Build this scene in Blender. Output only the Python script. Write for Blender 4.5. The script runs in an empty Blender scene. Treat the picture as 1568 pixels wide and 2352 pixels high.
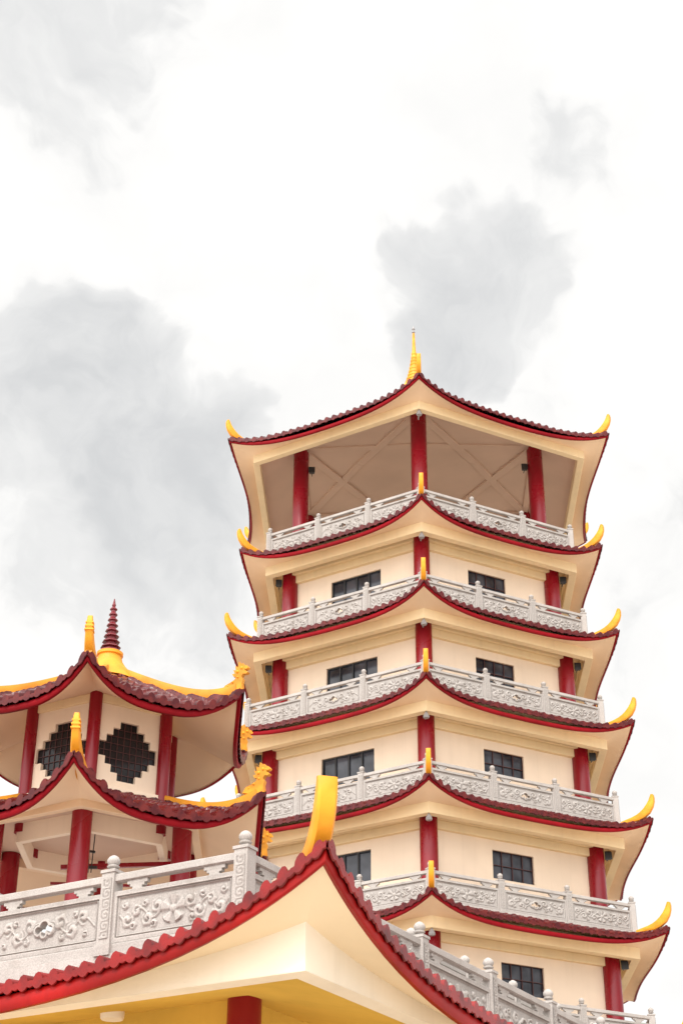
import bpy, math, random
from mathutils import Vector, Matrix
random.seed(4)
rad=math.radians
sc=bpy.context.scene
sc.view_settings.view_transform='Standard'
sc.view_settings.look='None'
sc.view_settings.exposure=0
col=sc.collection
EYE=1.6

# ---------------------------------------------------------------- materials
def new_mat(name):
    m=bpy.data.materials.new(name); m.use_nodes=True
    nt=m.node_tree; b=nt.nodes['Principled BSDF']
    return m,nt,b
def paint(name,c,rough=0.6,var=0.08,streak=0.0,bump=0.15,bscale=30,spec=0.5,coat=0.0,c2=None,fine=0.0,scale=0.7,cavity_shade=0.0):
    m,nt,b=new_mat(name); N=nt.nodes; L=nt.links
    tc=N.new('ShaderNodeTexCoord')
    n1=N.new('ShaderNodeTexNoise'); n1.inputs['Scale'].default_value=scale; n1.inputs['Detail'].default_value=6
    L.new(tc.outputs['Object'],n1.inputs['Vector'])
    mix=N.new('ShaderNodeMix'); mix.data_type='RGBA'
    mix.inputs['A'].default_value=(*c,1)
    d=c2 if c2 else tuple(x*(1-var*2.2) for x in c)
    mix.inputs['B'].default_value=(*d,1)
    r=N.new('ShaderNodeMapRange'); r.inputs['From Min'].default_value=0.38; r.inputs['From Max'].default_value=0.68
    L.new(n1.outputs['Fac'],r.inputs['Value']); L.new(r.outputs[0],mix.inputs['Factor'])
    out=mix.outputs['Result']
    if streak>0:
        mp=N.new('ShaderNodeMapping'); mp.inputs['Scale'].default_value=(5,5,0.35)
        L.new(tc.outputs['Object'],mp.inputs['Vector'])
        n2=N.new('ShaderNodeTexNoise'); n2.inputs['Scale'].default_value=1.0; n2.inputs['Detail'].default_value=5
        L.new(mp.outputs[0],n2.inputs['Vector'])
        r2=N.new('ShaderNodeMapRange'); r2.inputs['From Min'].default_value=0.52; r2.inputs['From Max'].default_value=0.8
        r2.inputs['To Max'].default_value=streak
        L.new(n2.outputs['Fac'],r2.inputs['Value'])
        mx=N.new('ShaderNodeMix'); mx.data_type='RGBA'
        mx.inputs['B'].default_value=(c[0]*0.55,c[1]*0.5,c[2]*0.45,1)
        L.new(out,mx.inputs['A']); L.new(r2.outputs[0],mx.inputs['Factor']); out=mx.outputs['Result']
    if fine>0:
        n4=N.new('ShaderNodeTexNoise'); n4.inputs['Scale'].default_value=60; n4.inputs['Detail'].default_value=2
        L.new(tc.outputs['Object'],n4.inputs['Vector'])
        r4=N.new('ShaderNodeMapRange'); r4.inputs['From Min'].default_value=0.35; r4.inputs['From Max'].default_value=0.65
        r4.inputs['To Min'].default_value=1-fine; r4.inputs['To Max'].default_value=1+fine*0.5
        L.new(n4.outputs['Fac'],r4.inputs['Value'])
        vm=N.new('ShaderNodeVectorMath'); vm.operation='SCALE'
        L.new(out,vm.inputs[0]); L.new(r4.outputs[0],vm.inputs['Scale']); out=vm.outputs[0]
    if cavity_shade>0:  # darkens hollows by pointiness: relief shade painted into the base colour
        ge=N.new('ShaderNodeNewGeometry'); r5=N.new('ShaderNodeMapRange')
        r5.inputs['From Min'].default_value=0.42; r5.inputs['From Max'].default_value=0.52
        r5.inputs['To Min'].default_value=1-cavity_shade; r5.inputs['To Max'].default_value=1.06
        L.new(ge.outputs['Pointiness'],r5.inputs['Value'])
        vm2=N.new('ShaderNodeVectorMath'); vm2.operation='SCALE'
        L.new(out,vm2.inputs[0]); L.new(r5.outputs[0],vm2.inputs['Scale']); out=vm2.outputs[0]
    L.new(out,b.inputs['Base Color'])
    n3=N.new('ShaderNodeTexNoise'); n3.inputs['Scale'].default_value=bscale; n3.inputs['Detail'].default_value=4
    L.new(tc.outputs['Object'],n3.inputs['Vector'])
    bp=N.new('ShaderNodeBump'); bp.inputs['Strength'].default_value=bump; bp.inputs['Distance'].default_value=0.02
    L.new(n3.outputs['Fac'],bp.inputs['Height']); L.new(bp.outputs[0],b.inputs['Normal'])
    rr=N.new('ShaderNodeMapRange'); rr.inputs['To Min'].default_value=max(0.05,rough-0.12); rr.inputs['To Max'].default_value=min(1,rough+0.12)
    L.new(n1.outputs['Fac'],rr.inputs['Value']); L.new(rr.outputs[0],b.inputs['Roughness'])
    b.inputs['Specular IOR Level'].default_value=spec
    b.inputs['Coat Weight'].default_value=coat
    return m
M_WALL=paint('cream_wall_paint',(0.885,0.722,0.565),0.8,0.04,streak=0.13,spec=.2)
M_SOF=paint('cream_soffit_paint',(0.87,0.635,0.43),0.8,0.06,streak=0.0,scale=0.5,spec=.2)
M_SOF2=paint('pale_soffit_paint',(0.87,0.70,0.48),0.8,0.06,streak=0.0,scale=0.5,spec=.2)
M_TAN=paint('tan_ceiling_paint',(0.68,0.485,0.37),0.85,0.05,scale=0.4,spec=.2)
M_BEAM=paint('ivory_beam_paint',(0.88,0.69,0.43),0.8,0.04,streak=0.14,spec=.2)
M_IVORY=paint('pale_ivory_paint',(0.88,0.78,0.64),0.8,0.04,streak=0.14,spec=.2)
M_YEL=paint('yellow_wall_paint',(0.74,0.47,0.085),0.8,0.08,streak=0.15,spec=.2)
M_RED=paint('crimson_column_lacquer',(0.26,0.003,0.012),0.28,0.10,bump=0.04,spec=.4)
M_FAS=paint('red_fascia_paint',(0.25,0.003,0.008),0.6,0.18,streak=0.4,bump=0.1,spec=.12)
M_FAS2=paint('bright_red_fascia_paint',(0.38,0.006,0.005),0.45,0.22,streak=0.55,bump=0.15,spec=.25,bscale=12)
M_TILE=paint('maroon_glazed_tile',(0.06,0.004,0.006),0.28,0.2,bump=0.12,spec=.3,c2=(0.13,0.012,0.010),scale=5)
M_TILE2=paint('red_glazed_tile',(0.25,0.008,0.007),0.28,0.2,bump=0.12,spec=.35,c2=(0.09,0.006,0.006),scale=3)
M_GOLD=paint('golden_yellow_glaze',(0.82,0.335,0.022),0.5,0.1,bump=0.1,spec=.3,c2=(0.66,0.23,0.012),scale=2.5,cavity_shade=.3)
M_STONE=paint('pale_granite',(0.44,0.405,0.38),0.88,0.09,streak=0.35,bump=0.25,bscale=70,fine=0.18,spec=.15,cavity_shade=.55)
M_BLACK=paint('black_metal',(0.02,0.02,0.022),0.45,0.1)
M_FRAME=paint('brown_window_bar',(0.075,0.022,0.02),0.5,0.1)
M_SPIRE=paint('dark_red_ceramic',(0.17,0.012,0.018),0.4,0.15)
M_GREY=paint('grey_metal',(0.35,0.33,0.33),0.5,0.1)
def glassmat(name,a,bb,sp):
    m,nt,b=new_mat(name); N=nt.nodes; L=nt.links
    tc=N.new('ShaderNodeTexCoord'); n=N.new('ShaderNodeTexNoise'); n.inputs['Scale'].default_value=1.3
    L.new(tc.outputs['Object'],n.inputs['Vector'])
    cr=N.new('ShaderNodeValToRGB'); cr.color_ramp.elements[0].color=(*a,1); cr.color_ramp.elements[1].color=(*bb,1)
    cr.color_ramp.elements[0].position=0.35; cr.color_ramp.elements[1].position=0.65
    L.new(n.outputs['Fac'],cr.inputs[0]); L.new(cr.outputs[0],b.inputs['Base Color'])
    b.inputs['Roughness'].default_value=0.1; b.inputs['Specular IOR Level'].default_value=sp
    return m
M_GLASS=glassmat('dark_window_glass',(0.015,0.017,0.025),(0.075,0.08,0.10),.45)
M_GLASS2=glassmat('black_window_glass',(0.010,0.009,0.010),(0.03,0.026,0.028),.25)
def groundmat():
    m,nt,b=new_mat('concrete_paving'); N=nt.nodes; L=nt.links
    tc=N.new('ShaderNodeTexCoord'); br=N.new('ShaderNodeTexBrick'); br.inputs['Scale'].default_value=1.0
    br.inputs['Color1'].default_value=(0.50,0.45,0.39,1); br.inputs['Color2'].default_value=(0.44,0.40,0.35,1)
    br.inputs['Mortar'].default_value=(0.25,0.23,0.2,1); br.inputs['Mortar Size'].default_value=0.01
    L.new(tc.outputs['Object'],br.inputs['Vector']); L.new(br.outputs['Color'],b.inputs['Base Color'])
    b.inputs['Roughness'].default_value=0.85
    return m
M_GROUND=groundmat()

# ---------------------------------------------------------------- geometry helper
class G:
    def __init__(s): s.v=[]; s.f=[]; s.m=[]
    def face(s,idx,m=0): s.f.append(idx); s.m.append(m)
    def box(s,c,d,rz=0,m=0):
        b=len(s.v); cr,sr=math.cos(rz),math.sin(rz)
        for sz in(-1,1):
            for sx,sy in((-1,-1),(1,-1),(1,1),(-1,1)):
                x=sx*d[0]/2; y=sy*d[1]/2
                s.v.append((c[0]+x*cr-y*sr,c[1]+x*sr+y*cr,c[2]+sz*d[2]/2))
        for q in((0,3,2,1),(4,5,6,7),(0,1,5,4),(1,2,6,5),(2,3,7,6),(3,0,4,7)):
            s.face([b+i for i in q],m)
    def bar(s,p,q,w,h,m=0):
        p=Vector(p);q=Vector(q); d=(q-p); L=d.length; d.normalize()
        up=Vector((0,0,1)) if abs(d.z)<0.95 else Vector((0,1,0))
        sd=d.cross(up).normalized(); up=sd.cross(d).normalized(); b=len(s.v)
        for e in(p,q):
            for a,c in((-1,-1),(1,-1),(1,1),(-1,1)):
                s.v.append(tuple(e+sd*a*w/2+up*c*h/2))
        for qd in((0,1,2,3),(7,6,5,4),(0,4,5,1),(1,5,6,2),(2,6,7,3),(3,7,4,0)):
            s.face([b+i for i in qd],m)
    def lathe(s,prof,c=(0,0,0),n=20,m=0):
        b=len(s.v)
        for r,z in prof:
            for i in range(n):
                a=2*math.pi*i/n; s.v.append((c[0]+r*math.cos(a),c[1]+r*math.sin(a),c[2]+z))
        for j in range(len(prof)-1):
            for i in range(n):
                i2=(i+1)%n
                s.face([b+j*n+i,b+j*n+i2,b+(j+1)*n+i2,b+(j+1)*n+i],m)
        s.face([b+i for i in range(n)][::-1],m); s.face([b+(len(prof)-1)*n+i for i in range(n)],m)
    def ring(s,N,phi,ao,ai,z0,z1,m=0,z0i=None,z1i=None):
        if z0i is None: z0i=z0
        if z1i is None: z1i=z1
        b=len(s.v); c=math.cos(math.pi/N)
        for k in range(N):
            be=phi+2*math.pi*k/N; sx,sy=math.sin(be),-math.cos(be)
            for a,z in((ao,z0),(ao,z1),(ai,z1i),(ai,z0i)):
                s.v.append((sx*a/c,sy*a/c,z))
        for k in range(N):
            k2=(k+1)%N
            for j in range(4):
                j2=(j+1)%4
                s.face([b+k*4+j,b+k2*4+j,b+k2*4+j2,b+k*4+j2],m)
    def grid(s,rows,m=0):
        b=len(s.v); n=len(rows[0])
        for r in rows: s.v.extend(r)
        for j in range(len(rows)-1):
            for i in range(n-1):
                s.face([b+j*n+i,b+j*n+i+1,b+(j+1)*n+i+1,b+(j+1)*n+i],m)
    def sweep(s,pts,ws,hs,lat,m=0):
        b=len(s.v); n=len(pts); lat=Vector(lat).normalized()
        P=[Vector(p) for p in pts]; pu=Vector((0,0,1))
        for i in range(n):
            t=(P[min(i+1,n-1)]-P[max(i-1,0)]).normalized(); up=lat.cross(t).normalized()
            if up.dot(pu)<0: up=-up
            pu=up
            w,h=ws[i],hs[i]
            for a,c in((-1,-.7),(-.75,-1),(.75,-1),(1,-.7),(1,0.7),(0.75,1),(-0.75,1),(-1,0.7)):
                s.v.append(tuple(P[i]+lat*a*w/2+up*c*h/2))
        for i in range(n-1):
            for j in range(8):
                j2=(j+1)%8
                s.face([b+i*8+j,b+i*8+j2,b+(i+1)*8+j2,b+(i+1)*8+j],m)
        s.face([b+j for j in range(8)][::-1],m); s.face([b+(n-1)*8+j for j in range(8)],m)
    def mesh(s,name,mats,smooth=False,ang=35):
        me=bpy.data.meshes.new(name); me.from_pydata(s.v,[],s.f)
        for mt in mats: me.materials.append(mt)
        me.polygons.foreach_set('material_index',s.m)
        if smooth:
            me.polygons.foreach_set('use_smooth',[True]*len(me.polygons))
            try: me.set_sharp_from_angle(angle=rad(ang))
            except Exception: pass
        me.update(); return me
def obj(name,me,parent=None,loc=(0,0,0),rz=0,bevel=0,sx=1):
    o=bpy.data.objects.new(name,me); col.objects.link(o)
    o.parent=parent; o.location=loc; o.rotation_euler=(0,0,rz); o.scale=(sx,1,1)
    if bevel:
        md=o.modifiers.new('bevel','BEVEL'); md.width=bevel; md.segments=2; md.limit_method='ANGLE'; md.angle_limit=rad(40)
    return o
def thing(name,loc,label,cat,rz=0):
    o=bpy.data.objects.new(name,None); col.objects.link(o); o.location=loc; o.rotation_euler=(0,0,rz)
    o['label']=label; o['category']=cat; o.empty_display_size=0.5
    return o
def sidev(N,phi,k):
    be=phi+math.pi/N+2*math.pi*k/N
    return be,Vector((math.sin(be),-math.cos(be),0)),Vector((math.cos(be),math.sin(be),0))

# ---------------------------------------------------------------- roof
def build_roof(par,N,phi,Rtip,ztip,rise,p,inset,dmax,zin,pitch,fh,ss,sz,prof=1.2,sprof=1.0,sof_mat=None,fas_mat=None,tile_mat=None,ridge=None,capf=.40,step=.03,srise=0.0):
    a=Rtip*math.cos(math.pi/N); tn=math.tan(math.pi/N); h0=a*tn
    zmid=ztip-rise
    T=lambda x: min(1,abs(x)/h0)
    s0=lambda x: inset*(1-T(x)**2)
    def zt(x,s):
        q=max(0,min(1,s/dmax))
        return zmid+(zin-zmid)*q**prof+rise*T(x)**p*(1-q)**1.3
    sides=range(N)
    g=G(); cap=pitch*capf
    fr=[(0,.08,.05),(.1,0,.045),(.20,0.0,.035),(.23,.40,.045),(.33,.80,.065),(.5,1,.08),(.67,.80,.065),(.77,.40,.045),(.80,0.0,.035),(.9,0,.045)]
    n=max(4,int(round(2*h0/pitch))); pt=2*h0/n
    nr=max(2,int(dmax/0.33))
    for k in sides:
        be,nn,tt=sidev(N,phi,k)
        xs=[]
        for i in range(n):
            jit=random.uniform(-.014,.014)
            for f,hh,lp in fr: xs.append((-h0+pt*(i+f),hh*cap+jit*(1 if .2<f<.8 else 0),lp))
        xs.append((h0,0,.05))
        rows=[]
        for mode in(0,1):
            r=[]
            for x,hh,lp in xs:
                s=s0(x)+(-.02 if mode else 0.0); q=nn*(a-s)+tt*x; r.append((q.x,q.y,zt(x,s)-lp if mode==0 else zt(x,s)-lp+.01))
            rows.append(r)
        for j in range(nr):
            for v,dz in((j/nr,step),((j+0.97)/nr,0.0)):
                r=[]
                for x,hh,lp in xs:
                    e=max(s0(x),min(dmax,(h0-abs(x))/tn)); s=s0(x)+(e-s0(x))*v-(.02 if j==0 and v==0 else 0)
                    q=nn*(a-s)+tt*x; r.append((q.x,q.y,zt(x,s)+hh+dz))
                rows.append(r)
        g.grid(rows)
    roof=obj('tiled_roof',g.mesh('tiled_roof',[tile_mat or M_TILE],True,50),par)
    g=G(); nu=48
    ts=[math.sin((-1+2*i/nu)*math.pi/2) for i in range(nu+1)]
    for k in sides:
        be,nn,tt=sidev(N,phi,k); rows=[]
        for ds,dz in((0.10,-0.02),(0.05,-0.015),(0.035,-0.04),(0.03,-fh*.55),(0.035,-fh+0.03),(0.055,-fh),(0.12,-fh)):
            r=[]
            for t in ts:
                s=inset*(1-t*t)+ds; x=t*(a-s)*tn; q=nn*(a-s)+tt*x
                r.append((q.x,q.y,zt(t*h0,0)+dz))
            rows.append(r)
        g.grid(rows)
    obj('fascia_board',g.mesh('fascia_board',[fas_mat or M_FAS],True),roof)
    g=G(); nv=8
    for k in sides:
        be,nn,tt=sidev(N,phi,k); rows=[]
        for j in range(nv+1):
            w=j/nv; r=[]
            for t in ts:
                sa=inset*(1-t*t)+0.10; s=sa+(ss-sa)*w; x=t*(a-s)*tn; q=nn*(a-s)+tt*x
                z1=zt(t*h0,0)-fh+0.012
                z2=sz+srise*abs(t)**5
                r.append((q.x,q.y,z1+(z2-z1)*w**sprof))
            rows.append(r)
        g.grid(rows)
    obj('soffit',g.mesh('soffit',[sof_mat or M_SOF],True,30),roof)
    w,hh,mt=ridge if ridge else (0.16,0.14,M_TILE)
    for k in range(N):
        g=G()
        be=phi+2*math.pi*k/N; d=Vector((math.sin(be),-math.cos(be),0)); lat=Vector((math.cos(be),math.sin(be),0))
        pts=[];m=22
        for i in range(m+1):
            s=.12+(dmax-.12)*(i/m)**1.3*0.985; R=(a-s)/math.cos(math.pi/N); pts.append(tuple(d*R+Vector((0,0,zt(h0-s*tn,s)+hh*0.45))))
        g.sweep(pts,[w]*len(pts),[hh]*len(pts),lat)
        obj('hip_ridge',g.mesh('hip_ridge',[mt],True,40),roof)
    return roof,zt,a

def horn_mesh(S=1.0,W=0.2,taper=.25,ribs=0,base=.0,fat=1.0):
    g=G()
    c=[(-1.05,0.03,.08),(-.85,0.05,.14),(-.65,.07,.19),(-.45,.12,.23),(-.28,.20,.26),(-.12,.33,.27),(.0,.5,.24),(.07,.66,.19),(.10,.80,.14),(.11,.90,.08)]
    n=len(c)
    g.sweep([(0,-r*S,z*S) for r,z,h in c],[(W+base*(1-i/(n-1)))*(1-taper*i/(n-1)) for i in range(n)],[h*S*fat for r,z,h in c],(1,0,0))
    for q in range(ribs):
        z=.55+.09*q
        g.box((0,-.05*S-.01*q,z*S),((W+base*.35)*(.94-.06*q),.25*S*fat*(1-.12*q),.025))
    return g.mesh('corner_horn',[M_GOLD],True,40)
HORN=horn_mesh(1,.2); HORNB=horn_mesh(.90,.225,0.0,fat=1.15); HORNP=horn_mesh(.80,.12,.25,ribs=3,base=.17)
def dragon_mesh():
    pr=[(-.75,-.02),(-.62,.14),(-.42,.2),(-.24,.27),(-.18,.36),(-.28,.38),(-.34,.48),(-.24,.48),(-.3,.62),(-.2,.58),(-.22,.74),(-.12,.68),(-.08,.86),(0,.74),(.08,.78),(.13,.7),(.24,.68),(.31,.6),(.24,.56),(.15,.55),(.22,.5),(.3,.44),(.22,.4),(.1,.42),(.04,.34),(.1,.24),(.06,.12),(.1,-.1),(-.2,-.12)]
    g=G(); n=len(pr)
    for w in(-.05,.05):
        for r,z in pr: g.v.append((w,-r,z))
    g.face(list(range(n))); g.face(list(range(n,2*n))[::-1])
    for i in range(n):
        j=(i+1)%n; g.face([i,j,n+j,n+i])
    for sx in(-1,1):
        for r,z,q in((.05,.62,.06),(-.12,.52,.06),(-.1,.34,.05),(-.3,.2,.05),(-.5,.1,.04),(.17,.6,.035)):
            b=[(0.001,-q),(q*.7,-q*.7),(q,0),(q*.7,q*.7),(0.001,q)]
            g.lathe(b,(sx*.03,-r,z),10)
    return g.mesh('dragon_finial',[M_GOLD],True,50)
DRAG=dragon_mesh()

# ---------------------------------------------------------------- balustrade kit
PL=2.0; PZ0=0.14; PZ1=0.80
def panel_mesh(pierced,seed,nx=180,nz=60,LL=PL):
    rn=random.Random(seed)
    H=PZ1-PZ0; g=G(); zc=(PZ0+PZ1)/2
    mot=[]
    half=[]; x=.25+rn.uniform(0,.04); up=rn.choice((-1,1))
    while x<.82:
        r=rn.uniform(.09,.13); half.append((x,up*rn.uniform(.04,.08),r,rn.choice((-1,1)),rn.uniform(.9,1.3),rn.uniform(0,6)))
        half.append((x+.05,-up*rn.uniform(.12,.16),rn.uniform(.05,.065),rn.choice((-1,1)),.8,rn.uniform(0,6)))
        x+=r*rn.uniform(1.4,1.75); up=-up
    for sx in(-1,1):
        for a,b,r,t,k,o in half: mot.append((sx*a,b,r,sx*t,k,o))
    am,fq=rn.uniform(.06,.11),rn.uniform(.40,.55)
    holes=[(0,0.03,.075),(-.105,-.01,.05),(.105,-.01,.05),(0,-.06,.04)]
    npet=rn.choice((5,7))
    hdf=lambda x,z:min(math.hypot(x-a,z-b)-r for a,b,r in holes)
    def rel(x,z):
        bx=LL/2-abs(x); bz=H/2-abs(z)
        e=min(bx,bz)
        if e<0.055: return 1.0
        if e<0.068: return 0.2
        if e<0.085: return 0.8
        if e<0.098: return 0.1
        h=0.0
        for cx,cz,r,s,kk,o in mot:
            dx=(x-cx)*(1 if s>0 else -1); dz=z-cz; d=math.hypot(dx,dz)
            if d<r*1.15:
                th=math.atan2(dz,dx)
                ph=th+o+2*math.pi*(d/r)*kk
                rg=min(1,(0.5+0.5*math.cos(ph))*1.7)
                lob=1.12*(1-.20*abs(math.sin(2.5*th+o)))
                if d<r*lob: h=max(h,rg*max(0,1-(d/(r*lob))**6)*(0.65+.35*(1-d/r)))
        v=abs(z-am*math.sin(abs(x)*2*math.pi/fq))
        if v<0.02: h=max(h,0.6*(1-(v/0.02)**2))
        d=math.hypot(x,z*1.1)
        if d<0.2:
            th=math.atan2(z,x)
            if pierced:
                hd=hdf(x,z)
                h=1.0 if hd<0.03 else (0.3 if hd<0.045 else h)
            else:
                h=min(1,(0.5+0.5*math.cos(npet*(th-math.pi/2)))*1.5)*(0.4+0.6*d/0.2) if d>0.06 else 1-(d/0.06)**2*.6
        return h
    def hole(x,z): return pierced and hdf(x,z)<0
    hm=[[hole(-LL/2+LL*(i+.5)/nx,-H/2+H*(j+.5)/nz) for i in range(nx)] for j in range(nz)]
    bs=[]
    for sd in(-1,1):
        b=len(g.v); bs.append(b)
        for j in range(nz+1):
            for i in range(nx+1):
                x=-LL/2+LL*i/nx; z=-H/2+H*j/nz; hh=rel(x,z)
                if pierced and abs(x)<.25:
                    d0=hdf(x,z)
                    if abs(d0)<.0095:
                        e=.001; gx=(hdf(x+e,z)-d0)/e; gz=(hdf(x,z+e)-d0)/e
                        x-=gx*d0; z-=gz*d0
                g.v.append((x,sd*(0.028+0.034*hh),zc+z))
        for j in range(nz):
            for i in range(nx):
                if hm[j][i]: continue
                q=[b+j*(nx+1)+i,b+j*(nx+1)+i+1,b+(j+1)*(nx+1)+i+1,b+(j+1)*(nx+1)+i]
                g.face(q if sd<0 else q[::-1])
    if pierced:
        A,B=bs
        for j in range(nz):
            for i in range(nx):
                if not hm[j][i]: continue
                k=j*(nx+1)+i
                for dj,di,p,q in((0,-1,k,k+nx+1),(0,1,k+1,k+nx+2),(-1,0,k,k+1),(1,0,k+nx+1,k+nx+2)):
                    if not hm[j+dj][i+di]: g.face([A+p,A+q,B+q,B+p])
    for x in(-LL/2,LL/2): g.box((x,0,zc),(.012,.118,H))
    for z in(PZ0,PZ1): g.box((0,0,z),(LL,.12,.014))
    for x in(-LL*.32,LL*.32):
        for w,zz,h in((.16,PZ1+.03,.04),(.24,PZ1+.07,.04),(.34,PZ1+.11,.045)):
            g.box((x,0,zz),(w,.07,h))
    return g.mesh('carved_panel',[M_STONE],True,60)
PANELS=[panel_mesh(False,s) for s in(3,11,29)]; PANELPS=[panel_mesh(True,s) for s in(5,17)]
def post_mesh():
    g=G()
    g.box((0,0,.54),(.2,.2,1.08)); g.box((0,0,1.09),(.23,.23,.04)); g.box((0,0,0.05),(.25,.25,.14))
    for sd in(-1,1):
        rows=[]
        for j in range(70):
            z=.2+.8*j/69; r=[]
            for i in range(17):
                x=-.07+.14*i/16
                e=abs(x)>.06 or j<3 or j>66
                h=1 if e else (.5+.5*math.cos(math.hypot(x*40,((z*7)%1-.5)*6)*2.6+math.atan2(((z*7)%1-.5),x*7)))*.8
                r.append((x,sd*(.101+.010*h),z))
            rows.append(r if sd<0 else r[::-1])
        g.grid(rows)
    g.lathe([(.06,1.10),(.07,1.115),(.045,1.13),(.045,1.145),(.08,1.16),(.085,1.175),(.062,1.19),(.075,1.205),(.088,1.235),(.085,1.265),(.062,1.30),(.03,1.32),(.005,1.33)],n=18)
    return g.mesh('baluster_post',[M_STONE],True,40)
POST=post_mesh()
pc=[0]
def balustrade(par,mid,rz,length,npan,start_post=True,end_post=True,pierced=(1,),name='balustrade'):
    g=G()
    g.box((0,0,.995),(length,.13,.10)); g.box((0,0,.95),(length,.09,.03)); g.box((0,0,.06),(length,.16,.12)); g.box((0,0,.125),(length,.12,.02))
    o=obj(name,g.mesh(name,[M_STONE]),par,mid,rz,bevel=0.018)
    sp=length/npan
    for i in range(npan):
        pc[0]+=1
        me=PANELPS[pc[0]%2] if i in pierced else PANELS[pc[0]%3]
        obj('carved_panel',me,o,(-length/2+sp*(i+.5),0,0),0,sx=(sp-.2)/PL)
    for i in range(npan+1):
        if (i==0 and not start_post) or (i==npan and not end_post): continue
        obj('baluster_post',POST,o,(-length/2+sp*i,0,0),0)
    return o

# ---------------------------------------------------------------- wall with openings
def wall_side(par,be,ap,half,z0,z1,xs,zs,openf,mat,thick=.12,name='wall'):
    g=G()
    X=[-half]+xs+[half]; Z=[z0]+zs+[z1]
    def op(i,j):
        if i<0 or j<0 or i>=len(X)-1 or j>=len(Z)-1: return False
        return openf(i-1,j-1) if (1<=i<len(X)-2 and 1<=j<len(Z)-2) else False
    for i in range(len(X)-1):
        for j in range(len(Z)-1):
            x0,x1,a,b=X[i],X[i+1],Z[j],Z[j+1]
            if not op(i,j):
                n=len(g.v); g.v+= [(x0,0,a),(x1,0,a),(x1,0,b),(x0,0,b)]; g.face([n,n+1,n+2,n+3])
            else:
                for di,dj,p,q in((-1,0,(x0,a),(x0,b)),(1,0,(x1,a),(x1,b)),(0,-1,(x0,a),(x1,a)),(0,1,(x0,b),(x1,b))):
                    if not op(i+di,j+dj):
                        n=len(g.v); g.v+= [(p[0],0,p[1]),(q[0],0,q[1]),(q[0],thick,q[1]),(p[0],thick,p[1])]; g.face([n,n+1,n+2,n+3])
    loc=(math.sin(be)*ap,-math.cos(be)*ap,0)
    return obj(name,g.mesh(name,[mat]),par,loc,be)
def window(par,x0,x1,z0,z1,nx,nz,mat,thick=.12,bw=.035,frame=True,proud=.035,glass=None):
    g=G(); g.v+=[(x0-.02,thick,z0-.02),(x1+.02,thick,z0-.02),(x1+.02,thick,z1+.02),(x0-.02,thick,z1+.02)]; g.face([0,1,2,3])
    w=obj('window',g.mesh('window_glass',[glass or M_GLASS]),par)
    g=G()
    for i in range(nx+1):
        x=x0+(x1-x0)*i/nx; ww=bw*(1.6 if i in(0,nx) and frame else 1); g.box((x,thick-proud,(z0+z1)/2),(ww,proud,z1-z0))
    for j in range(nz+1):
        z=z0+(z1-z0)*j/nz; ww=bw*(1.6 if j in(0,nz) and frame else 1); g.box(((x0+x1)/2,thick-proud-.003,z),(x1-x0,proud*.9,ww))
    obj('window_frame',g.mesh('window_frame',[mat]),w)
    return w
def column_mesh(r,z0,z1,neck=True):
    g=G()
    pr=[(r,z0),(r,z1-.22),(r*.98,z1-.2),(r*.78,z1-.2),(r*.78,z1)] if neck else [(r,z0),(r,z1)]
    g.lathe(pr,n=32); return g.mesh('column',[M_RED],True,40)
def flood_mesh():
    g=G(); g.box((0,0,0),(.2,.14,.2)); g.box((0,-.08,0),(.24,.03,.24)); g.box((0,.1,-.06),(.04,.1,.04)); g.box((0,.0,.13),(.22,.02,.1))
    g.bar((0,.1,-.05),(0,.32,-.05),.03,.03); return g.mesh('floodlight',[M_BLACK])
FLOOD=flood_mesh()

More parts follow.
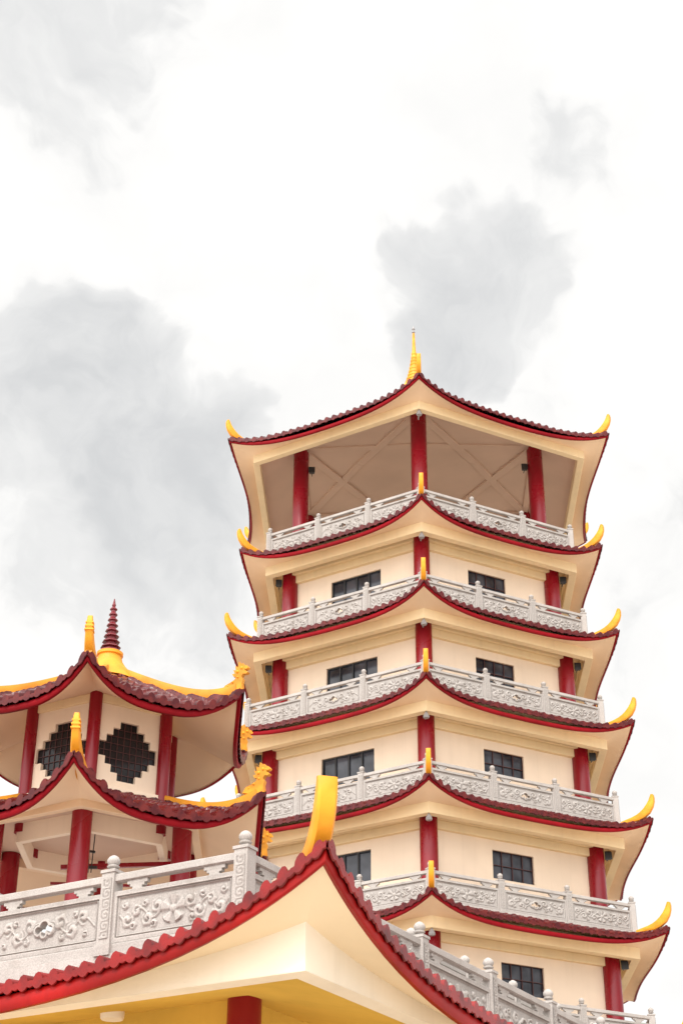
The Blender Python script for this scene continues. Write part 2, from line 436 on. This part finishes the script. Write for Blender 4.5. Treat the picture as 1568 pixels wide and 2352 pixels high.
# ================================================================ PAGODA
PHI=rad(-2)
pag=thing('pagoda',(3.05,56,0),'tall cream hexagonal pagoda with red columns and upturned tiled eaves','pagoda')
tips=[33.15,28.5,24.93,21.43,17.85,14.17,10.55]
RT=[8.38,7.72,8.08,8.34,8.66,8.87,9.08]
RC=[5.24,5.6,5.92,6.22,6.51,6.77,7.0]
RR=[None,6.49,6.75,7.13,7.38,7.65,7.98]
C30=math.cos(math.pi/6)
for i in range(7):
    zt_=tips[i]+EYE; R=RT[i]; a=R*C30
    if i==0:
        rb=7.3; dmax=a; zin=38.25+EYE
        roof,ztf,_=build_roof(pag,6,PHI,R,zt_,0.52,4.2,0.42,dmax,zin,.31,.15,a-rb*C30,zt_-.45,prof=1.25)
        g=G(); g.ring(6,PHI,rb*C30,rb*C30-.25,zt_-.78,zt_-.40)
        obj('ring_beam',g.mesh('ring_beam',[M_BEAM]),roof,bevel=.02)
        g=G(); rc=RC[0]*C30+.15
        g.ring(6,PHI,rb*C30-.2,rc,zt_-.42,zt_-.3,z0i=zt_+.40,z1i=zt_+.5)
        b=len(g.v)
        for k in range(6):
            be=PHI+k*math.pi/3; g.v.append((math.sin(be)*rc/C30,-math.cos(be)*rc/C30,zt_+.42))
        g.v.append((0,0,zt_+.75))
        for k in range(6): g.face([b+k,b+(k+1)%6,b+6])
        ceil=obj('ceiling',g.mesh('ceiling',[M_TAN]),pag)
        g=G()
        V=[Vector((math.sin(PHI+k*math.pi/3)*RC[0],-math.cos(PHI+k*math.pi/3)*RC[0],zt_+.41)) for k in range(6)]
        for k in range(6):
            g.bar(V[k],V[(k+1)%6],.24,.09)
            mid=(V[k]+V[(k+2)%6])/2; mid.z=zt_+.57
            g.bar(V[k],mid,.34,.09); g.bar(mid,V[(k+2)%6],.34,.094)
            ds=V[k].normalized(); out=Vector((ds.x,ds.y,0)).normalized()*rb*.97; out.z=zt_-.42
            g.bar(V[k]+Vector((0,0,.03)),out,.2,.12)
        obj('ceiling_beam',g.mesh('ceiling_beam',[M_TAN]),ceil,bevel=.03)
        g=G(); pr=[(.75,-.35),(.6,0),(.44,.3)]
        r=.41; z=.3
        for q in range(9):
            pr+= [(r,z),(r,z+.10),(r*.82,z+.12),(r*.80,z+.18)]; r*=.85; z+=.19
        pr+=[(.085,z),(.07,z+.3),(.055,z+.8),(.045,z+.95)]
        g.lathe(pr,(0,0,zin-.15),20)
        obj('roof_finial',g.mesh('roof_finial',[M_GOLD],True,50),roof)
        g=G(); g.lathe([(.02,0),(.07,.05),(.02,.12),(.02,.16),(.07,.22),(.005,.40)],(0,0,zin-.15+z+.95),12)
        obj('finial_tip',g.mesh('finial_tip',[M_GREY],True,50),roof)
        s0z=zt_+.45
    else:
        rb=R-1.08; rr=RR[i]; dmax=(R-rr)*C30+.05; zin=zt_-.12
        roof,ztf,_=build_roof(pag,6,PHI,R,zt_,0.58,4.4,0.34,dmax,zin,.31,.15,a-rb*C30,zt_-.5,prof=1.0)
        g=G(); g.ring(6,PHI,rb*C30,rb*C30-.28,zt_-.86,zt_-.46)
        g.ring(6,PHI,rb*C30-.27,rb*C30-.36,zt_-.60,zt_-.46)
        obj('ring_beam',g.mesh('ring_beam',[M_BEAM]),roof,bevel=.015)
        aw=RC[i]*C30-.10
        g=G(); g.ring(6,PHI,rb*C30-.2,aw-.1,zt_-.36,zt_-.30)
        g.ring(6,PHI,rr*C30+.14,rr*C30-.7,zt_-.28,zt_-.105)
        obj('storey_slab',g.mesh('storey_slab',[M_BEAM]),pag)
        g=G()
        g.ring(6,PHI,aw+.30,aw-.05,zt_-.70,zt_-.363)
        g.ring(6,PHI,aw+.16,aw-.05,zt_-.98,zt_-.703)
        obj('wall_cornice',g.mesh('wall_cornice',[M_BEAM]),pag,bevel=.012)
        zb=(tips[i+1]+EYE-.35) if i<6 else 0
        half=aw*math.tan(math.pi/6)
        for k in range(6):
            be,nn,tt=sidev(6,PHI,k)
            left=(k in(5,3,1))
            zw1=zt_-1.30; ww=1.05 if left else .80; hh=1.05 if left else .95
            w=wall_side(pag,be,aw,half,zb,zt_-.95,[-ww,ww],[zw1-hh,zw1],lambda a_,b_:True if a_==0 and b_==0 else False,M_WALL)
            if left: window(w,-ww,ww,zw1-hh,zw1,4,1,M_BLACK,bw=.055)
            else: window(w,-ww,ww,zw1-hh,zw1,4,2,M_FRAME,bw=.022)
        s0z=zt_-.355
        for k in(0,5,1,4):
            be,nn,tt=sidev(6,PHI,k); ap=rr*C30; L=rr
            q=nn*ap
            balustrade(pag,(q.x,q.y,zt_-.105),be,L,3,start_post=True,end_post=(k in(1,)))
    for k in range(6):
        be=PHI+k*math.pi/3
        h=obj('corner_horn',HORN,roof,(math.sin(be)*(R-.06),-math.cos(be)*(R-.06),zt_+.0),be)
        h.scale=(1,1,0.92)
    zb=(tips[i+1]+EYE-.2) if i<6 else 0
    cm=column_mesh(.29 if i else .30,zb,s0z)
    for k in range(6):
        be=PHI+k*math.pi/3
        obj('column',cm,pag,(math.sin(be)*RC[i],-math.cos(be)*RC[i],0))
    for k,sx in((1,-1),(5,1)):
        be=PHI+k*math.pi/3
        px,py=math.sin(be)*RC[i],-math.cos(be)*RC[i]
        off=.42 if i else -.42
        obj('floodlight',FLOOD,pag,(px-sx*off,py-.05,zt_-(.95 if i else .55)),0)
    g=G(); g.lathe([(.09,0),(.11,.05),(.08,.14),(.02,.22)],n=14); g.box((0,.3,.24),(.05,.7,.05))
    be=PHI; rb2=rb-.12
    obj('corner_lamp',g.mesh('corner_lamp',[M_GREY],True),pag,(math.sin(be)*rb2,-math.cos(be)*rb2,zt_-(1.08 if i else 1.0)),0)
# ================================================================ PAVILION
PH2=rad(1.7)
pav=thing('bell_pavilion',(-4.72,30,0),'two-tier hexagonal pavilion with gold ridges and dark red spire','pavilion')
RA=3.25; aA=RA*C30; zA=12.40+EYE
roof,ztf,_=build_roof(pav,6,PH2,RA,zA,.62,2.8,.10,aA,13.45+EYE,.25,.14,aA-1.5*C30-.02,12.36+EYE,prof=1.05,sprof=1.0,ridge=(.12,.22,M_GOLD),step=.04)
for k in range(6):
    be=PH2+k*math.pi/3
    if k==0: obj('corner_horn',HORNP,roof,(math.sin(be)*(RA-.05),-math.cos(be)*(RA-.05),zA+.0),be)
    else:
        d=obj('dragon_finial',DRAG,roof,(math.sin(be)*(RA-.06),-math.cos(be)*(RA-.06),zA+.08),be); d.scale=(.9,.55,.62)
g=G(); g.lathe([(.62,-.2),(.5,-.02),(.36,.14),(.27,.28),(.24,.40),(.27,.42),(.27,.48),(.2,.5)],(0,0,13.40+EYE),24)
obj('spire_base',g.mesh('spire_base',[M_GOLD],True,40),roof)
g=G(); z=0; pr=[(.21,0),(.21,.06)]; r=.17
for q in range(8):
    pr+=[(r*.8,z+.06),(r*.78,z+.11),(r*1.25,z+.12),(r*1.2,z+.14)]; r*=.87; z+=.125
pr+=[(.03,z+.06),(.045,z+.1),(.03,z+.14),(.01,z+.25)]
g.lathe(pr,(0,0,13.88+EYE),8)
obj('spire',g.mesh('spire',[M_SPIRE]),roof)
aw=1.5*C30-.03; half=aw*math.tan(math.pi/6)
zc=11.30+EYE
xs=[-.60,-.46,-.33,-.19,.19,.33,.46,.60]
zs=[zc+v for v in(-.60,-.45,-.30,-.15,.15,.30,.45,.60)]
def cross2(i,j):
    di=abs(i-3); dj=abs(j-3)
    return di+dj<=3
for k in range(6):
    be,nn,tt=sidev(6,PH2,k)
    w=wall_side(pav,be,aw,half,9.6+EYE,12.45+EYE,xs,zs,cross2,M_WALL,thick=.08)
    window(w,xs[0],xs[-1],zs[0],zs[-1],9,8,M_FRAME,thick=.08,bw=.013,frame=False,proud=.012,glass=M_GLASS2)
g=G(); g.ring(6,PH2,aw+.05,aw-.02,12.2+EYE,12.46+EYE)
obj('wall_cornice',g.mesh('wall_cornice',[M_BEAM]),pav,bevel=.01)
g=G(); g.ring(6,PH2,aw+.10,aw-.02,9.6+EYE,10.55+EYE)
obj('wall_plinth',g.mesh('wall_plinth',[M_WALL]),pav,bevel=.01)
cm=column_mesh(.125,9.8+EYE,12.42+EYE,False)
for k in range(6):
    be=PH2+k*math.pi/3; obj('column',cm,pav,(math.sin(be)*1.5,-math.cos(be)*1.5,0))
RB=3.80; aB=RB*C30; zB=10.24+EYE; dB=aB-1.45*C30
roofB,_,_=build_roof(pav,6,PH2,RB,zB,.76,2.8,.10,dB,10.42+EYE,.25,.14,aB-2.35*C30,9.92+EYE,prof=1.0,sprof=1.0,ridge=(.12,.20,M_GOLD),step=.04)
for k in range(6):
    be=PH2+k*math.pi/3
    if k==0: obj('corner_horn',HORNP,roofB,(math.sin(be)*(RB-.05),-math.cos(be)*(RB-.05),zB+.0),be)
    else:
        d=obj('dragon_finial',DRAG,roofB,(math.sin(be)*(RB-.06),-math.cos(be)*(RB-.06),zB+.08),be); d.scale=(.9,.55,.62)
g=G(); g.ring(6,PH2,2.37*C30,2.2*C30,9.78+EYE,9.97+EYE)
obj('ring_beam',g.mesh('ring_beam',[M_SOF]),roofB,bevel=.012)
g=G()
for k in range(6):
    be=PH2+k*math.pi/3; g.v.append((math.sin(be)*2.3,-math.cos(be)*2.3,9.96+EYE))
g.face([0,1,2,3,4,5])
ceil=obj('ceiling',g.mesh('ceiling',[M_TAN]),pav)
cm=column_mesh(.185,5.35+EYE,9.95+EYE,False)
for k in range(6):
    be=PH2+k*math.pi/3; obj('column',cm,pav,(math.sin(be)*2.02,-math.cos(be)*2.02,0))
g=G(); g.bar((-.55,-.3,9.30+EYE),(1.5,.1,9.50+EYE),.08,.08)
g.bar((-.75,-.1,9.05+EYE),(1.6,.1,9.05+EYE),.05,.05)
obj('crossbar',g.mesh('crossbar',[M_RED]),pav)
g=G()
for x in(-.04,.05):
    g.bar((x,-.3,9.95+EYE),(x*.6,-.3,9.2+EYE),.018,.018)
g.bar((-.12,-.3,9.3+EYE),(.14,-.3,9.3+EYE),.05,.05); g.bar((-.07,-.3,9.62+EYE),(.08,-.3,9.60+EYE),.04,.04)
obj('bell_rope',g.mesh('bell_rope',[M_BLACK]),pav)

# ================================================================ TERRACE HALL
AT=11.0; PT=rad(15)
cx,cy=-.14-math.sin(PT)*AT*math.sqrt(2),16.9+math.cos(PT)*AT*math.sqrt(2)
hall=thing('temple_hall',(cx,cy,0),'temple hall with sweeping red eave, cream soffit and stone terrace balustrade','temple')
RTt=AT*math.sqrt(2); zT=5.57+EYE
roof,_,_=build_roof(hall,4,PT,RTt,zT,1.09,6.0,.32,2.1,5.02+EYE,.23,.20,.64,4.54+EYE,prof=1.0,sprof=.9,sof_mat=M_SOF2,fas_mat=M_FAS2,tile_mat=M_TILE2,capf=.38,step=.04,ridge=(.2,.12,M_TILE2),srise=.42)
for k in range(4):
    be=PT+k*math.pi/2
    obj('corner_horn',HORNB,roof,(math.sin(be)*(RTt-.12),-math.cos(be)*(RTt-.12),zT-.04),be)
g=G(); g.ring(4,PT,AT-.64,AT-.90,4.42+EYE,4.54+EYE)
obj('ring_beam',g.mesh('ring_beam',[M_IVORY]),roof)
# upper part of the beam follows the soffit sweep towards the corners
g=G(); nu=48; ts=[math.sin((-1+2*i/nu)*math.pi/2) for i in range(nu+1)]
for k in range(4):
    be,nn,tt=sidev(4,PT,k); rows=[[],[],[]]
    for t in ts:
        for j,(s,z) in enumerate(((.638,4.43+EYE),(.638,4.545+EYE+.42*abs(t)**5),(.90,4.545+EYE+.42*abs(t)**5))):
            q=nn*(AT-s)+tt*(t*(AT-s)); rows[j].append((q.x,q.y,z))
    g.grid(rows)
obj('beam_face',g.mesh('beam_face',[M_IVORY],True,40),roof)
g=G(); g.ring(4,PT,AT-.88,AT-3.2,4.50+EYE,4.54+EYE,z0i=4.90+EYE,z1i=4.94+EYE)
ceil=obj('ceiling',g.mesh('ceiling',[M_YEL]),hall)
g=G(); g.ring(4,PT,AT-1.8,.01,5.0+EYE,5.33+EYE)
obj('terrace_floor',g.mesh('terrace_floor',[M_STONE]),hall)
g=G(); g.ring(4,PT,AT-3.0,AT-3.2,0,4.93+EYE)
obj('wall',g.mesh('hall_wall',[M_YEL]),hall)
cm=column_mesh(.22,0,4.9+EYE,False)
for k in range(4):
    be,nn,tt=sidev(4,PT,k); hh=AT-2.9
    for q in range(4):
        P=nn*(AT-2.9)+tt*(-hh+2*hh*q/4); obj('column',cm,hall,(P.x,P.y,0))
g=G(); g.lathe([(.14,0),(.155,.02),(.16,.10)],n=28)
obj('ceiling_lamp',g.mesh('ceiling_lamp',[M_IVORY],True),hall,(-2.96-cx,21.5-cy,4.70+EYE))
al=AT-1.9; ar=AT-2.31
be,nn,tt=sidev(4,PT,3); L=2.07*4
q=nn*al+tt*(ar-L/2); balustrade(hall,(q.x,q.y,5.33+EYE),be,L,4,pierced=(2,0))
be,nn,tt=sidev(4,PT,0); L=2.38*7
q=nn*ar+tt*(-al+L/2); balustrade(hall,(q.x,q.y,5.33+EYE),be,L,7,start_post=False,pierced=(1,3,5))
st=thing('stone_balustrade',(1.17+.5*4.9,26+.866*4.9,5.33+EYE),'pale carved granite balustrade on a low plinth on the terrace','railing',rz=rad(60))
balustrade(st,(0,0,.5),0,1.97*5,5,pierced=(1,3))
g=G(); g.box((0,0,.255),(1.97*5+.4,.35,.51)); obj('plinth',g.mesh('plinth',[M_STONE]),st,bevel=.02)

# ---------------------------------------------------------------- ground
g=G(); S=1500
g.v=[(-S,-S,0),(S,-S,0),(S,S,0),(-S,S,0)]; g.face([0,1,2,3])
gr=obj('ground',g.mesh('ground',[M_GROUND])); gr['kind']='structure'

# ---------------------------------------------------------------- world
w=bpy.data.worlds.new('World'); sc.world=w; w.use_nodes=True
nt=w.node_tree; N=nt.nodes; L=nt.links
bg=N['Background']
sky=N.new('ShaderNodeTexSky'); sky.sky_type='NISHITA'; sky.sun_disc=False
SEL,SAZ=rad(48),rad(200)
sky.sun_elevation=SEL; sky.sun_rotation=SAZ
tc=N.new('ShaderNodeTexCoord')
def math_(op,a,b=None,c=None,clamp=False):
    n=N.new('ShaderNodeMath'); n.operation=op; n.use_clamp=clamp
    for i,v in enumerate((a,b,c)):
        if v is None: continue
        if isinstance(v,(int,float)): n.inputs[i].default_value=v
        else: L.new(v,n.inputs[i])
    return n.outputs[0]
def noise(scale,detail,dist=0,rough=.55,off=(0,0,0),vec=None):
    mp=N.new('ShaderNodeMapping'); mp.inputs['Location'].default_value=off
    L.new(vec or tc.outputs['Generated'],mp.inputs['Vector'])
    n=N.new('ShaderNodeTexNoise'); n.inputs['Scale'].default_value=scale; n.inputs['Detail'].default_value=detail
    n.inputs['Distortion'].default_value=dist; n.inputs['Roughness'].default_value=rough
    L.new(mp.outputs[0],n.inputs['Vector']); return n
def sstep(v,a,b,t0=0,t1=1):
    n=N.new('ShaderNodeMapRange'); n.interpolation_type='SMOOTHSTEP'
    n.inputs['From Min'].default_value=a; n.inputs['From Max'].default_value=b; n.inputs['To Min'].default_value=t0; n.inputs['To Max'].default_value=t1
    L.new(v,n.inputs['Value']); return n.outputs[0]
def warp(scale,amt,vec,off,det=4,rough=.5):
    nd=noise(scale,det,0,rough,off,vec)
    vs=N.new('ShaderNodeVectorMath'); vs.operation='SUBTRACT'; L.new(nd.outputs['Color'],vs.inputs[0]); vs.inputs[1].default_value=(.5,.5,.5)
    vm=N.new('ShaderNodeVectorMath'); vm.operation='SCALE'; L.new(vs.outputs[0],vm.inputs[0]); vm.inputs['Scale'].default_value=amt
    va=N.new('ShaderNodeVectorMath'); va.operation='ADD'; L.new(vec,va.inputs[0]); L.new(vm.outputs[0],va.inputs[1])
    return va.outputs[0]
W1=warp(7,.20,tc.outputs['Generated'],(2,4,1))
W2=warp(24,.024,W1,(5,1,3),7,.57)
vn=N.new('ShaderNodeVectorMath'); vn.operation='NORMALIZE'; L.new(W2,vn.inputs[0])
blobs=[(-11.0,32.8,4.0,.9),(-7.0,30.8,3.4,1.0),(4.6,37.2,2.6,.95),(7.4,38.8,2.4,.7),(-15.0,46.2,4.0,.5),(-8.5,27.5,4.2,.7),(-4.8,28.5,2.6,.55),(10.0,33.0,3.2,.45),(10.8,42.0,2.6,.42),(-13.5,29.5,4.5,.65),(13,29,4,.4),(-5,37.0,2.4,.3)]
tot=None
for az,el,r,st_ in blobs:
    d=Vector((math.sin(rad(az))*math.cos(rad(el)),math.cos(rad(az))*math.cos(rad(el)),math.sin(rad(el))))
    dp=N.new('ShaderNodeVectorMath'); dp.operation='DOT_PRODUCT'; L.new(vn.outputs[0],dp.inputs[0]); dp.inputs[1].default_value=d
    mr=sstep(dp.outputs['Value'],math.cos(rad(r*1.8)),1.0,0,st_)
    tot=mr if tot is None else math_('MAXIMUM',tot,mr)
nf=noise(8,7,.2,.52,(3,1,2),W1); nb=noise(20,7,.2,.53,(1,5,2),W2)
t2=math_('ADD',tot,math_('MULTIPLY',math_('SUBTRACT',nf.outputs['Fac'],.5),1.1))
t2=math_('ADD',t2,math_('MULTIPLY',math_('SUBTRACT',nb.outputs['Fac'],.5),.4))
d1=sstep(t2,.08,1.15,0,.66); d2=sstep(t2,.42,.58,0,.22)
dark=math_('ADD',d1,d2,clamp=True)
soft=sstep(nf.outputs['Fac'],.42,.74,.03,.22)
dark=math_('MAXIMUM',dark,soft,clamp=True)
dark=math_('MULTIPLY',dark,sstep(nb.outputs['Fac'],.3,.7,.82,1.1),clamp=True)
cm_=N.new('ShaderNodeMix'); cm_.data_type='RGBA'; cm_.inputs['A'].default_value=(1.07,1.06,1.04,1); cm_.inputs['B'].default_value=(.665,.675,.685,1)
L.new(dark,cm_.inputs['Factor'])
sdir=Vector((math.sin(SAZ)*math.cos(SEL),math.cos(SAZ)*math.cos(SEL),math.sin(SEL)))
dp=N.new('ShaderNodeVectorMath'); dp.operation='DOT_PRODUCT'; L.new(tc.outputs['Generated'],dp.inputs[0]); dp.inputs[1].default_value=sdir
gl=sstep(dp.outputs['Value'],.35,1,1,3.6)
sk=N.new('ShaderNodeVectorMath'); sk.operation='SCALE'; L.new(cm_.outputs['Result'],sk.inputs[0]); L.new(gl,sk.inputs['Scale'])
s2=N.new('ShaderNodeVectorMath'); s2.operation='SCALE'; L.new(sky.outputs[0],s2.inputs[0]); s2.inputs['Scale'].default_value=.1
fm=N.new('ShaderNodeMix'); fm.data_type='RGBA'; fm.inputs['Factor'].default_value=.012
L.new(sk.outputs[0],fm.inputs['A']); L.new(s2.outputs[0],fm.inputs['B'])
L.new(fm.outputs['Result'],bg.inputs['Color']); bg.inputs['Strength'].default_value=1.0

sl=bpy.data.lights.new('sun','SUN'); sl.energy=2.3; sl.angle=rad(12); sl.color=(1,.94,.86)
so=bpy.data.objects.new('sun',sl); col.objects.link(so); so.rotation_euler=(-sdir).to_track_quat('-Z','Y').to_euler()

# ---------------------------------------------------------------- camera
cd=bpy.data.cameras.new('camera'); cam=bpy.data.objects.new('camera',cd); col.objects.link(cam)
cd.sensor_fit='HORIZONTAL'; cd.sensor_width=36; cd.lens=3695/1568*36; cd.clip_end=4000
cam.matrix_world=Matrix.Translation((0,0,EYE))@Matrix.Rotation(rad(90+29.9),4,'X')@Matrix.Rotation(.0048,4,'Z')
sc.camera=cam
